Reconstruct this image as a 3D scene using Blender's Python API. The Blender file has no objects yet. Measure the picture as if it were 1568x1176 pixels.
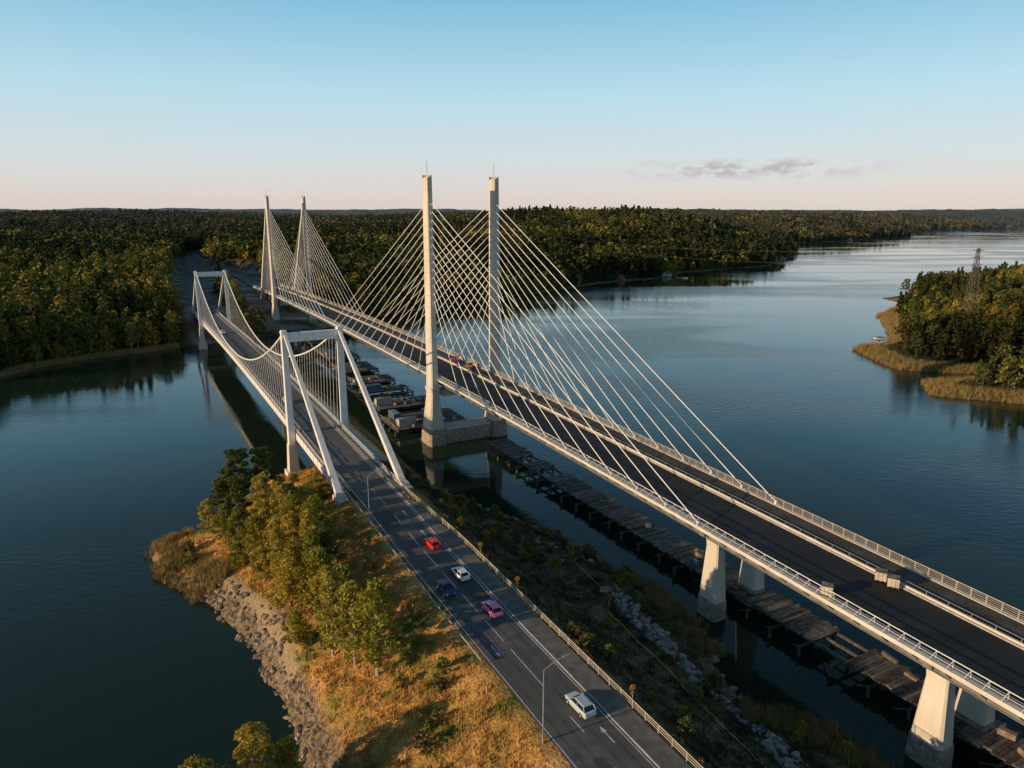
import bpy, math, random
import numpy as np
from mathutils import Vector
random.seed(7); rng=np.random.default_rng(7)
scene=bpy.context.scene
COL=scene.collection
V=Vector
# ------------------------------------------------------------------ materials
def newmat(name):
    m=bpy.data.materials.new(name); m.use_nodes=True
    nt=m.node_tree; b=nt.nodes['Principled BSDF']
    return m,nt,b
def N(nt,t,**k):
    n=nt.nodes.new(t)
    for a,v in k.items(): setattr(n,a,v)
    return n
def noise_mat(name,c1,c2,scale=1.0,rough=0.8,bump=0.0,bscale=None,detail=4,c3=None,scale3=0.1,metal=0.0,spec=0.3,lo=0.35,hi=0.65,stretch=None):
    m,nt,b=newmat(name); L=nt.links.new
    g=N(nt,'ShaderNodeNewGeometry')
    src=g.outputs['Position']
    base=src
    if stretch:
        mp=N(nt,'ShaderNodeMapping'); mp.inputs['Scale'].default_value=stretch; L(src,mp.inputs['Vector']); base=mp.outputs[0]
    n=N(nt,'ShaderNodeTexNoise'); n.inputs['Scale'].default_value=scale; n.inputs['Detail'].default_value=detail
    L(base,n.inputs['Vector'])
    r=N(nt,'ShaderNodeValToRGB'); r.color_ramp.elements[0].position=lo; r.color_ramp.elements[1].position=hi
    r.color_ramp.elements[0].color=(*c1,1); r.color_ramp.elements[1].color=(*c2,1)
    L(n.outputs['Fac'],r.inputs['Fac']); out=r.outputs['Color']
    if c3:
        n3=N(nt,'ShaderNodeTexNoise'); n3.inputs['Scale'].default_value=scale3; n3.inputs['Detail'].default_value=3
        L(src,n3.inputs['Vector'])
        r3=N(nt,'ShaderNodeValToRGB'); r3.color_ramp.elements[0].position=.42; r3.color_ramp.elements[1].position=.6
        L(n3.outputs['Fac'],r3.inputs['Fac'])
        mx=N(nt,'ShaderNodeMixRGB'); mx.inputs[2].default_value=(*c3,1)
        L(r3.outputs['Color'],mx.inputs[0]); L(out,mx.inputs[1]); out=mx.outputs[0]
    L(out,b.inputs['Base Color'])
    b.inputs['Roughness'].default_value=rough; b.inputs['Metallic'].default_value=metal
    b.inputs['Specular IOR Level'].default_value=spec
    if bump>0:
        nb=N(nt,'ShaderNodeTexNoise'); nb.inputs['Scale'].default_value=bscale or scale*4; nb.inputs['Detail'].default_value=4
        L(src,nb.inputs['Vector'])
        bp=N(nt,'ShaderNodeBump'); bp.inputs['Strength'].default_value=bump; bp.inputs['Distance'].default_value=0.3
        L(nb.outputs['Fac'],bp.inputs['Height']); L(bp.outputs['Normal'],b.inputs['Normal'])
    return m
def foliage_mat(name,dark,light,alt,altw=0.5,trans=.25,patch=False):
    m,nt,b=newmat(name); L=nt.links.new
    g=N(nt,'ShaderNodeNewGeometry'); oi=N(nt,'ShaderNodeObjectInfo')
    n=N(nt,'ShaderNodeTexNoise'); n.inputs['Scale'].default_value=0.9; n.inputs['Detail'].default_value=1
    L(g.outputs['Position'],n.inputs['Vector'])
    r=N(nt,'ShaderNodeValToRGB'); r.color_ramp.elements[0].position=.35; r.color_ramp.elements[1].position=.65
    r.color_ramp.elements[0].color=(*dark,1); r.color_ramp.elements[1].color=(*light,1)
    L(n.outputs['Fac'],r.inputs['Fac'])
    mu=N(nt,'ShaderNodeMath',operation='MULTIPLY'); mu.inputs[1].default_value=altw
    L(oi.outputs['Random'],mu.inputs[0])
    mx=N(nt,'ShaderNodeMixRGB'); mx.inputs[2].default_value=(*alt,1)
    L(mu.outputs[0],mx.inputs[0]); L(r.outputs['Color'],mx.inputs[1]); out=mx.outputs[0]
    if patch:
        n4=N(nt,'ShaderNodeTexNoise'); n4.inputs['Scale'].default_value=.010; n4.inputs['Detail'].default_value=2; L(g.outputs['Position'],n4.inputs['Vector'])
        mr=N(nt,'ShaderNodeMapRange'); mr.inputs['From Min'].default_value=.36; mr.inputs['From Max'].default_value=.64; mr.inputs['To Min'].default_value=.45; mr.inputs['To Max'].default_value=1.5; L(n4.outputs['Fac'],mr.inputs['Value'])
        vm=N(nt,'ShaderNodeVectorMath',operation='SCALE'); L(out,vm.inputs[0]); L(mr.outputs[0],vm.inputs['Scale']); out=painted_haze(nt,vm.outputs[0],g)
    L(out,b.inputs['Base Color']); b.inputs['Roughness'].default_value=.7; b.inputs['Specular IOR Level'].default_value=.1
    if trans>0:
        tr=N(nt,'ShaderNodeBsdfTranslucent'); L(out,tr.inputs['Color'])
        ms=N(nt,'ShaderNodeMixShader'); ms.inputs[0].default_value=trans
        L(b.outputs[0],ms.inputs[1]); L(tr.outputs[0],ms.inputs[2])
        L(ms.outputs[0],nt.nodes['Material Output'].inputs['Surface'])
    return m
def painted_haze(nt,col,g):  # aerial haze painted into base colour, paler with distance from origin; no scattering
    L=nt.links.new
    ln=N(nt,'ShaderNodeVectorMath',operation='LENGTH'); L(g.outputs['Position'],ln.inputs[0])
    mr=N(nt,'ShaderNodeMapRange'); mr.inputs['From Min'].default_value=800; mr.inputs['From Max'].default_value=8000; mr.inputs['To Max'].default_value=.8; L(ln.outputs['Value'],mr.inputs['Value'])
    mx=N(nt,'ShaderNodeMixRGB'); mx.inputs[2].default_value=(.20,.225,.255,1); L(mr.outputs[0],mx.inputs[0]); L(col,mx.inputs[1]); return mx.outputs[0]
M={}
M['concrete']=noise_mat('pale_concrete',(.52,.47,.41),(.66,.61,.54),.5,.8,.15,3,c3=(.54,.49,.42),scale3=.08,stretch=(1,1,.25))
M['granite']=noise_mat('granite_blocks',(.19,.145,.12),(.40,.32,.26),1.4,.85,.5,2)
M['whitesteel']=noise_mat('white_painted_steel',(.66,.66,.66),(.8,.79,.77),.6,.45,0,stretch=(1,1,.3))
M['cable']=noise_mat('cable_sheath',(.76,.74,.71),(.84,.82,.79),.4,.4,0)
M['darksteel']=noise_mat('weathered_steel',(.07,.065,.06),(.14,.125,.11),.8,.6,0)
M['joint']=noise_mat('concrete_joint',(.2,.18,.16),(.28,.25,.22),.8,.8,0)
M['greysteel']=noise_mat('galvanised_steel',(.26,.27,.28),(.38,.38,.38),1,.45,0,metal=.3)
M['girder']=noise_mat('girder_paint',(.12,.12,.125),(.2,.2,.2),.6,.5,0)
M['beigefence']=noise_mat('beige_fence',(.42,.37,.30),(.56,.5,.41),1,.6,0)
M['asphalt_new']=noise_mat('fresh_asphalt',(.012,.013,.015),(.03,.03,.033),.25,.75,.1,12,c3=(.02,.021,.025),scale3=.05)
M['asphalt_old']=noise_mat('worn_asphalt',(.085,.087,.091),(.14,.14,.142),.5,.85,.15,14,c3=(.103,.101,.099),scale3=.06)
M['asphalt_path']=noise_mat('path_asphalt',(.11,.105,.10),(.18,.17,.16),.7,.85,.15,14)
M['deck_path']=noise_mat('deck_waterproofing',(.05,.046,.042),(.10,.09,.078),.4,.85,.15,14)
M['paint']=noise_mat('road_paint',(.45,.45,.44),(.7,.7,.68),2.2,.7,0)
M['kerb']=noise_mat('kerb_stone',(.3,.29,.28),(.42,.41,.39),1.5,.8,0)
M['timber']=noise_mat('wet_timber',(.05,.038,.03),(.16,.12,.095),1.1,.85,.3,5)
M['timber2']=noise_mat('worn_planks',(.12,.095,.08),(.27,.22,.18),.9,.85,.3,5)
M['formwork']=noise_mat('pale_formwork',(.28,.27,.25),(.46,.44,.41),.7,.8,0)
M['rock']=noise_mat('shore_rock',(.10,.085,.07),(.44,.35,.26),1.1,.85,.5,5,c3=(.18,.145,.11),scale3=.5)
M['blastrock']=noise_mat('blasted_rock',(.14,.135,.125),(.38,.36,.33),1.3,.85,.5,5)
M['bark']=noise_mat('pine_bark',(.07,.045,.03),(.15,.09,.06),2,.9,0)
M['birchbark']=noise_mat('birch_bark',(.25,.23,.2),(.5,.48,.44),2,.8,0)
M['redwood']=noise_mat('red_boards',(.2,.04,.025),(.3,.06,.04),1,.8,0)
M['bluebox']=noise_mat('site_cabin_blue',(.05,.09,.15),(.07,.12,.19),1,.6,0)
M['roof']=noise_mat('dark_roofing',(.05,.05,.05),(.09,.085,.08),1,.8,0)
M['reed']=foliage_mat('reed_straw',(.20,.14,.055),(.44,.31,.13),(.16,.16,.06),.5,0)
M['tire']=noise_mat('rubber',(.012,.012,.012),(.02,.02,.02),3,.8,0)
M['glass']=noise_mat('car_glass',(.012,.015,.018),(.02,.022,.025),1,.08,0,spec=.6)
M['orange']=noise_mat('orange_sign_face',(.75,.22,.02),(.8,.27,.03),2,.5,0)
M['yellow']=noise_mat('yellow_hose',(.7,.45,.03),(.75,.5,.05),2,.5,0)
M['machine_red']=noise_mat('machine_red',(.5,.04,.02),(.6,.06,.03),2,.4,0)
M['machine_orange']=noise_mat('machine_orange',(.6,.2,.02),(.7,.25,.03),2,.4,0)
M['lampglass']=noise_mat('lamp_glass',(.5,.5,.48),(.6,.6,.58),2,.3,0)
# ------------------------------------------------------------------ mesh builder
class MB:
    def __init__(s): s.v=[];s.f=[];s.m=[];s.mats=[]
    def mi(s,k):
        if k not in s.mats: s.mats.append(k)
        return s.mats.index(k)
    def add(s,vs,fs,k):
        o=len(s.v); s.v.extend([tuple(a) for a in vs]); i=s.mi(k)
        for f in fs: s.f.append(tuple(o+j for j in f)); s.m.append(i)
    def beam(s,p,q,w,h,k,w2=None,h2=None,side=None):
        p=V(p);q=V(q); d=(q-p)
        if d.length<1e-6: return
        d.normalize()
        if side is not None: sd=V(side)
        else:
            sd=d.cross(V((0,0,1)))
            if sd.length<.05: sd=V((1,0,0))
        sd=(sd-d*sd.dot(d)).normalized(); u=sd.cross(d).normalized()
        w2=w if w2 is None else w2; h2=h if h2 is None else h2
        vs=[]
        for c,a,b in((p,w/2,h/2),(q,w2/2,h2/2)):
            vs+= [c-sd*a-u*b,c+sd*a-u*b,c+sd*a+u*b,c-sd*a+u*b]
        s.add(vs,[(0,1,2,3),(7,6,5,4),(0,4,5,1),(1,5,6,2),(2,6,7,3),(3,7,4,0)],k)
    def cyl(s,p,q,r,k,n=6,r2=None):
        p=V(p);q=V(q); d=(q-p)
        if d.length<1e-6: return
        d.normalize(); r2=r if r2 is None else r2
        a=d.cross(V((0,0,1)))
        if a.length<.05:a=V((1,0,0))
        a.normalize(); b=d.cross(a)
        vs=[]
        for c,rr in((p,r),(q,r2)):
            for i in range(n):
                t=2*math.pi*i/n; vs.append(c+a*(rr*math.cos(t))+b*(rr*math.sin(t)))
        fs=[(i,(i+1)%n,n+(i+1)%n,n+i) for i in range(n)]
        fs+=[tuple(range(n-1,-1,-1)),tuple(range(n,2*n))]
        s.add(vs,fs,k)
    def loft(s,rings,k,cap=True):
        n=len(rings[0]); vs=[p for r in rings for p in r]; fs=[]
        for j in range(len(rings)-1):
            for i in range(n):
                fs.append((j*n+i,j*n+(i+1)%n,(j+1)*n+(i+1)%n,(j+1)*n+i))
        if cap: fs.append(tuple(range(n-1,-1,-1))); fs.append(tuple((len(rings)-1)*n+i for i in range(n)))
        s.add(vs,fs,k)
    def obj(s,name,parent=None,smooth=False):
        me=bpy.data.meshes.new(name); me.from_pydata(s.v,[],s.f)
        for k in s.mats: me.materials.append(M[k] if isinstance(k,str) else k)
        me.polygons.foreach_set('material_index',s.m)
        if smooth: me.polygons.foreach_set('use_smooth',[True]*len(s.f))
        me.update()
        o=bpy.data.objects.new(name,me); COL.objects.link(o)
        if parent: o.parent=parent
        return o
def empty(name,loc=(0,0,0)):
    e=bpy.data.objects.new(name,None); e.location=loc; COL.objects.link(e); return e
# ------------------------------------------------------------------ bridge axes
NC=(-15.1,219.2); ND=(-.4756,.8797); NE=(.8797,.4756)
def zN(s): return 21.5-5.4e-5*(s-130)**2
def NP(s,l,dz=0,z=None): return V((NC[0]+s*ND[0]+l*NE[0],NC[1]+s*ND[1]+l*NE[1],(zN(s)+dz) if z is None else z))
OC=(-52.05,182.9); OD=(-.4802,.8771); OE=(.8771,.4802)
def zO(s):
    s=np.asarray(s,float)
    return np.where(s<0,14+.022*s,np.where(s<224,14+1.23*4*(s/224)*(1-s/224),14.0))
def OP(s,l,dz=0,z=None): return V((OC[0]+s*OD[0]+l*OE[0],OC[1]+s*OD[1]+l*OE[1],(float(zO(s))+dz) if z is None else z))
def ev(f,s): return f(s) if callable(f) else f
def ribbon(mb,P,s0,s1,l0,l1,dz,k,step=4):
    n=max(1,int(round(abs(s1-s0)/step))); vs=[];fs=[]
    for i in range(n+1):
        s=s0+(s1-s0)*i/n; vs+=[P(s,ev(l0,s),dz),P(s,ev(l1,s),dz)]
    for i in range(n): fs.append((2*i,2*i+1,2*i+3,2*i+2))
    mb.add(vs,fs,k)
def bar(mb,P,s0,s1,l0,l1,z0,z1,k,step=4):
    n=max(1,int(round(abs(s1-s0)/step))); rings=[]
    for i in range(n+1):
        s=s0+(s1-s0)*i/n; a=ev(l0,s);b=ev(l1,s)
        rings.append([P(s,a,z0),P(s,b,z0),P(s,b,z1),P(s,a,z1)])
    mb.loft(rings,k)
def pipe(mb,P,s0,s1,l,dz,r,k,step=6):
    n=max(1,int(round(abs(s1-s0)/step)))
    for i in range(n):
        a=s0+(s1-s0)*i/n;b=s0+(s1-s0)*(i+1)/n
        mb.cyl(P(a,ev(l,a),dz),P(b,ev(l,b),dz),r,k,4)
# ------------------------------------------------------------------ terrain functions
def sdf(poly,x,y):
    x=np.asarray(x,float);y=np.asarray(y,float)
    d=np.full(x.shape,1e18); ins=np.zeros(x.shape,bool); n=len(poly)
    for i in range(n):
        ax,ay=poly[i];bx,by=poly[(i+1)%n]
        ex,ey=bx-ax,by-ay; wx,wy=x-ax,y-ay
        t=np.clip((wx*ex+wy*ey)/(ex*ex+ey*ey),0,1)
        dx=wx-ex*t;dy=wy-ey*t; d=np.minimum(d,dx*dx+dy*dy)
        c=((ay<=y)!=(by<=y))
        with np.errstate(divide='ignore',invalid='ignore'):
            xi=ax+(y-ay)/(by-ay if by!=ay else 1e-9)*ex
        ins^=(c&(x<xi))
    d=np.sqrt(d); return np.where(ins,d,-d)
def pdist(pts,x,y):
    d=np.full(np.shape(x),1e18)
    for (ax,ay),(bx,by) in zip(pts[:-1],pts[1:]):
        ex,ey=bx-ax,by-ay;wx,wy=x-ax,y-ay
        t=np.clip((wx*ex+wy*ey)/(ex*ex+ey*ey),0,1)
        d=np.minimum(d,(wx-ex*t)**2+(wy-ey*t)**2)
    return np.sqrt(d)
def _h(i,j,seed):
    v=np.sin(i*127.1+j*311.7+seed*74.7)*43758.5453
    return v-np.floor(v)
def vn(x,y,sc,seed=0):
    x=np.asarray(x,float)/sc;y=np.asarray(y,float)/sc
    i=np.floor(x);j=np.floor(y);fx=x-i;fy=y-j
    fx=fx*fx*(3-2*fx);fy=fy*fy*(3-2*fy)
    a=_h(i,j,seed);b=_h(i+1,j,seed);c=_h(i,j+1,seed);d=_h(i+1,j+1,seed)
    return (a*(1-fx)+b*fx)*(1-fy)+(c*(1-fx)+d*fx)*fy
def sm(t): t=np.clip(t,0,1); return t*t*(3-2*t)
MAIN=[(-20000,150),(-1000,190),(-400,235),(-262,275),(-229,310),(-225,331),(-211,350),(-199,364),(-180,383),(-168,389),(-160,399),(-149,414),(-130,430),(-112,462),(-88,516),(-44,575),(9,637),(62,707),(109,764),(150,790),(177,820),(215,890),(270,940),(360,1000),(421,1115),(500,1290),(565,1416),(530,1560),(600,1760),(735,1850),(925,1988),(1339,2415),(1500,2900),(1819,3186),(2195,3464),(2669,3796),(6000,5200),(20000,9000),(20000,25000),(-20000,25000)]
ISL=[(318,612),(321,588),(290,540),(251,483),(240,440),(219,404),(185,372),(180,339),(181,322),(209,312),(222,306),(178,296),(171,275),(195,262),(260,238),(400,210),(700,260),(800,450),(700,700),(520,720),(400,680)]
ISL2=[(1215,1700),(1320,1660),(1500,1700),(1450,1780),(1260,1760)]
PATH_A=[(-160,379),(-230,515),(-301,667),(-370,830),(-415,960),(-425,1080)]
PATH_B=[(-137,446),(-172,512),(-215,590),(-300,720)]
def land(x,y):
    a=sdf(MAIN,x,y); b=sdf(ISL,x,y); c=sdf(ISL2,x,y)
    wob=(vn(x,y,23,4)-.5)*9
    a=a+np.where(np.abs(a)<200,wob,0); b=b+wob*.8
    r=np.hypot(x,y)
    hill=(vn(x,y,420,1)*.6+vn(x,y,160,2)*.4)
    hm=.5+10*sm(a/70)+hill*26*sm(a/250)+sm((r-900)/3500)*(8+46*vn(x,y,900,3))*sm(a/300)
    hm=hm+36*np.exp(-(((x-140)/330)**2+((y-1430)/300)**2))*sm(a/200)+sm((r-4000)/5000)*(12+34*vn(x,y,2600,8))
    hm=np.where(a>0,hm,np.maximum(-4,a*.3))
    gA=1-sm((pdist(PATH_A,x,y)-11)/9); gB=1-sm((pdist(PATH_B,x,y)-24)/10)
    hm=np.where(a>0,hm*(1-gA)+gA*np.minimum(13.7,a*.5+1),hm)
    hm=np.where(a>0,hm*(1-gB)+gB*np.minimum(14.5,a*.3+1),hm)
    hb=.3+2.2*sm(b/22)+19*sm((b-20)/110)+ (vn(x,y,60,6)-.4)*2
    hb=np.where(b>0,np.maximum(hb,.25),np.maximum(-4,b*.3))
    hc=np.where(c>0,.5+6*sm(c/40),-4)
    h=np.maximum(np.maximum(hm,hb),hc)
    return h,a,b,c,np.maximum(gA,gB)
PEN=[(-62,186),(-66,177),(-68,165),(-69,154),(-73,148),(-77,142),(-76,137),(-70,129),(-60.5,123),(-56,118),(-50,112),(-42,103),(-36,95),(-31,86.5),(-26,78),(-25,75),(-34,71),(-44,60),(-50,20),(-40,-80),(110,-80),(85,20),(60,55),(50,74),(47,80),(43,84.4),(36,88.5),(32.5,93),(31.5,100.6),(35,106),(31.7,112),(28,123),(22.9,129),(17.4,137.6),(9.7,148),(-.6,156),(-14,169),(-24,181),(-34,194),(-44,199),(-56,196)]
def penh(x,y):
    x=np.asarray(x,float);y=np.asarray(y,float)
    sd=sdf(PEN,x,y)+(vn(x,y,6,11)-.5)*2.2+(vn(x,y,2,12)-.5)*.8
    rx=x-OC[0];ry=y-OC[1]; s=rx*OD[0]+ry*OD[1]; l=rx*OE[0]+ry*OE[1]
    zr=zO(s); nz=(vn(x,y,9,13)-.5)*1.6+(vn(x,y,3,14)-.5)*.5
    natw=np.minimum(.2+sd*.40,8.5)+nz; nate=np.minimum(.2+sd*.3,2.6)+nz*.5
    w=sm((l+2)/8); nat=natw*(1-w)+nate*w; nat=np.minimum(nat,zr-.6)
    emb=np.where(l<0,zr-.15-np.maximum(0,-l-6.0)*.36,zr-.15-np.maximum(0,l-8.0)*.62)+nz*.25*sm((np.abs(l-1)-8)/3)-np.maximum(0,s+46)*.42
    h=np.maximum(nat,emb)
    h=np.where((l>-6)&(l<8)&(s<-44),zr-.15,h)
    h=np.minimum(h,np.maximum(sd*1.1,.02))
    h=np.where(sd>0,h,np.maximum(-3,sd*.6))
    return h,sd,s,l
def gridmesh(name,X,Y,Z,attrs,mat):
    r,c=X.shape; me=bpy.data.meshes.new(name)
    vs=np.stack([X,Y,Z],-1).reshape(-1,3)
    idx=np.arange(r*c).reshape(r,c)
    q=np.stack([idx[:-1,:-1],idx[:-1,1:],idx[1:,1:],idx[1:,:-1]],-1).reshape(-1,4)
    me.vertices.add(len(vs)); me.vertices.foreach_set('co',vs.ravel())
    me.loops.add(len(q)*4); me.loops.foreach_set('vertex_index',q.ravel().astype(np.int32))
    me.polygons.add(len(q)); me.polygons.foreach_set('loop_start',(np.arange(len(q))*4).astype(np.int32))
    me.polygons.foreach_set('use_smooth',np.ones(len(q),bool))
    me.update(calc_edges=True); me.validate()
    for k,a in attrs.items():
        at=me.attributes.new(k,'FLOAT','POINT'); at.data.foreach_set('value',a.ravel().astype(np.float32))
    me.materials.append(mat)
    o=bpy.data.objects.new(name,me); COL.objects.link(o); return o
def terrain_mat():
    m,nt,b=newmat('forest_floor'); L=nt.links.new
    g=N(nt,'ShaderNodeNewGeometry')
    n=N(nt,'ShaderNodeTexNoise'); n.inputs['Scale'].default_value=.02; n.inputs['Detail'].default_value=7; n.inputs['Roughness'].default_value=.65; L(g.outputs['Position'],n.inputs['Vector'])
    r=N(nt,'ShaderNodeValToRGB'); r.color_ramp.elements[0].position=.38; r.color_ramp.elements[1].position=.62
    r.color_ramp.elements[0].color=(.014,.024,.010,1); r.color_ramp.elements[1].color=(.075,.07,.022,1); L(n.outputs['Fac'],r.inputs['Fac'])
    a=N(nt,'ShaderNodeAttribute'); a.attribute_name='gravel'
    n2=N(nt,'ShaderNodeTexNoise'); n2.inputs['Scale'].default_value=.08; n2.inputs['Detail'].default_value=5; L(g.outputs['Position'],n2.inputs['Vector'])
    r2=N(nt,'ShaderNodeValToRGB'); r2.color_ramp.elements[0].position=.4; r2.color_ramp.elements[1].position=.6
    r2.color_ramp.elements[0].color=(.09,.08,.06,1); r2.color_ramp.elements[1].color=(.30,.25,.2,1); L(n2.outputs['Fac'],r2.inputs['Fac'])
    mx=N(nt,'ShaderNodeMixRGB'); L(a.outputs['Fac'],mx.inputs[0]); L(r.outputs[0],mx.inputs[1]); L(r2.outputs[0],mx.inputs[2])
    a2=N(nt,'ShaderNodeAttribute'); a2.attribute_name='meadow'
    r3=N(nt,'ShaderNodeValToRGB'); r3.color_ramp.elements[0].position=.4; r3.color_ramp.elements[1].position=.6
    r3.color_ramp.elements[0].color=(.09,.10,.03,1); r3.color_ramp.elements[1].color=(.34,.21,.07,1); L(n2.outputs['Fac'],r3.inputs['Fac'])
    mx2=N(nt,'ShaderNodeMixRGB'); L(a2.outputs['Fac'],mx2.inputs[0]); L(mx.outputs[0],mx2.inputs[1]); L(r3.outputs[0],mx2.inputs[2])
    L(painted_haze(nt,mx2.outputs[0],g),b.inputs['Base Color']); b.inputs['Roughness'].default_value=.95; b.inputs['Specular IOR Level'].default_value=.1
    return m
def meadow_color(nt,det=5):
    L=nt.links.new; g=N(nt,'ShaderNodeNewGeometry')
    n=N(nt,'ShaderNodeTexNoise'); n.inputs['Scale'].default_value=.14; n.inputs['Detail'].default_value=det; n.inputs['Roughness'].default_value=.68; L(g.outputs['Position'],n.inputs['Vector'])
    r=N(nt,'ShaderNodeValToRGB'); e=r.color_ramp.elements
    e[0].position=.28; e[0].color=(.06,.09,.02,1); e[1].position=.66; e[1].color=(.60,.37,.15,1)
    x=e.new(.38); x.color=(.16,.16,.038,1); x=e.new(.45); x.color=(.36,.23,.065,1); x=e.new(.55); x.color=(.52,.28,.085,1)
    L(n.outputs['Fac'],r.inputs['Fac'])
    dt=N(nt,'ShaderNodeVectorMath',operation='DOT_PRODUCT'); dt.inputs[1].default_value=(OE[0],OE[1],0); L(g.outputs['Position'],dt.inputs[0])
    mr=N(nt,'ShaderNodeMapRange'); base=OC[0]*OE[0]+OC[1]*OE[1]; mr.inputs['From Min'].default_value=base+3; mr.inputs['From Max'].default_value=base+10; L(dt.outputs['Value'],mr.inputs['Value'])
    n2=N(nt,'ShaderNodeTexNoise'); n2.inputs['Scale'].default_value=.3; n2.inputs['Detail'].default_value=det; L(g.outputs['Position'],n2.inputs['Vector'])
    r2=N(nt,'ShaderNodeValToRGB'); e=r2.color_ramp.elements; e[0].position=.35;e[0].color=(.04,.05,.022,1);e[1].position=.68;e[1].color=(.19,.16,.10,1)
    L(n2.outputs['Fac'],r2.inputs['Fac'])
    mx=N(nt,'ShaderNodeMixRGB'); L(mr.outputs[0],mx.inputs[0]); L(r.outputs[0],mx.inputs[1]); L(r2.outputs[0],mx.inputs[2])
    return mx.outputs[0],g
def pen_mat():
    m,nt,b=newmat('meadow_ground'); L=nt.links.new
    c,g=meadow_color(nt)
    a=N(nt,'ShaderNodeAttribute'); a.attribute_name='stony'
    n2=N(nt,'ShaderNodeTexNoise'); n2.inputs['Scale'].default_value=1.2; n2.inputs['Detail'].default_value=5; L(g.outputs['Position'],n2.inputs['Vector'])
    r2=N(nt,'ShaderNodeValToRGB'); r2.color_ramp.elements[0].position=.35; r2.color_ramp.elements[1].position=.7; r2.color_ramp.elements[0].color=(.06,.05,.035,1); r2.color_ramp.elements[1].color=(.30,.23,.16,1); L(n2.outputs['Fac'],r2.inputs['Fac'])
    mx=N(nt,'ShaderNodeMixRGB'); L(a.outputs['Fac'],mx.inputs[0]); L(c,mx.inputs[1]); L(r2.outputs[0],mx.inputs[2])
    a3=N(nt,'ShaderNodeAttribute'); a3.attribute_name='path'
    mx3=N(nt,'ShaderNodeMixRGB'); mx3.inputs[2].default_value=(.36,.27,.17,1); L(a3.outputs['Fac'],mx3.inputs[0]); L(mx.outputs[0],mx3.inputs[1])
    L(mx3.outputs[0],b.inputs['Base Color']); b.inputs['Roughness'].default_value=.95; b.inputs['Specular IOR Level'].default_value=.1
    nb=N(nt,'ShaderNodeTexNoise'); nb.inputs['Scale'].default_value=2.5; nb.inputs['Detail'].default_value=5; L(g.outputs['Position'],nb.inputs['Vector'])
    bp=N(nt,'ShaderNodeBump'); bp.inputs['Strength'].default_value=.8; bp.inputs['Distance'].default_value=.4
    L(nb.outputs['Fac'],bp.inputs['Height']); L(bp.outputs[0],b.inputs['Normal'])
    return m
def grass_mat():
    m,nt,b=newmat('dry_grass'); L=nt.links.new
    c,g=meadow_color(nt,3); L(c,b.inputs['Base Color']); b.inputs['Roughness'].default_value=.9; b.inputs['Specular IOR Level'].default_value=.1
    return m
M['grass']=grass_mat()
ys=200*np.exp(np.linspace(0,math.log(80),400)); rr=np.linspace(-1.35,1.35,360)
Xg=ys[:,None]*rr[None,:]; Yg=np.repeat(ys[:,None],len(rr),1)
Hg,ag,bg,cg,gg=land(Xg,Yg)
far=sm((Yg-3500)/500); can=(13+9*(rng.random(Xg.shape)-.5)+12*vn(Xg,Yg,110,31))
Hg2=np.where(ag>10,Hg+far*can,Hg)
mead=np.where(bg>-5,1-sm((bg-9)/7),0); mead=np.maximum(mead,np.where((ag>-3)&(ag<5)&(gg<.1),.8,0))
gridmesh('ground',Xg,Yg,Hg2,{'gravel':np.clip(gg,0,1),'meadow':mead},terrain_mat())
xs=np.arange(-92,112,.8); yy=np.arange(-82,206,.8); Xp,Yp=np.meshgrid(xs,yy)
Hp,sp,ss,ll=penh(Xp,Yp)
def rockw(X,Y): return 2.0+3.4*vn(X,Y,12,20)
TRK=[(-62,131),(-56,123.5),(-49.5,117),(-43,110),(-38,103),(-33,94)]
stony=np.where(ll<0,(1-sm((sp-rockw(Xp,Yp))/1.5))*(Yp<126),0)
stony=np.maximum(stony,(1-sm((sp-1)/1))*.6)
pth=(1-sm((pdist(TRK,Xp,Yp)-.7)/.8))*.8
TRK2=[(-6,150),(4,137),(10,124),(16,108),(22,94),(30,78),(38,62)]
pth=np.maximum(pth,(1-sm((pdist(TRK2,Xp,Yp)-.8)/1.2))*.4)
gridmesh('headland_ground',Xp,Yp,Hp,{'stony':stony,'path':pth},pen_mat())
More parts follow.
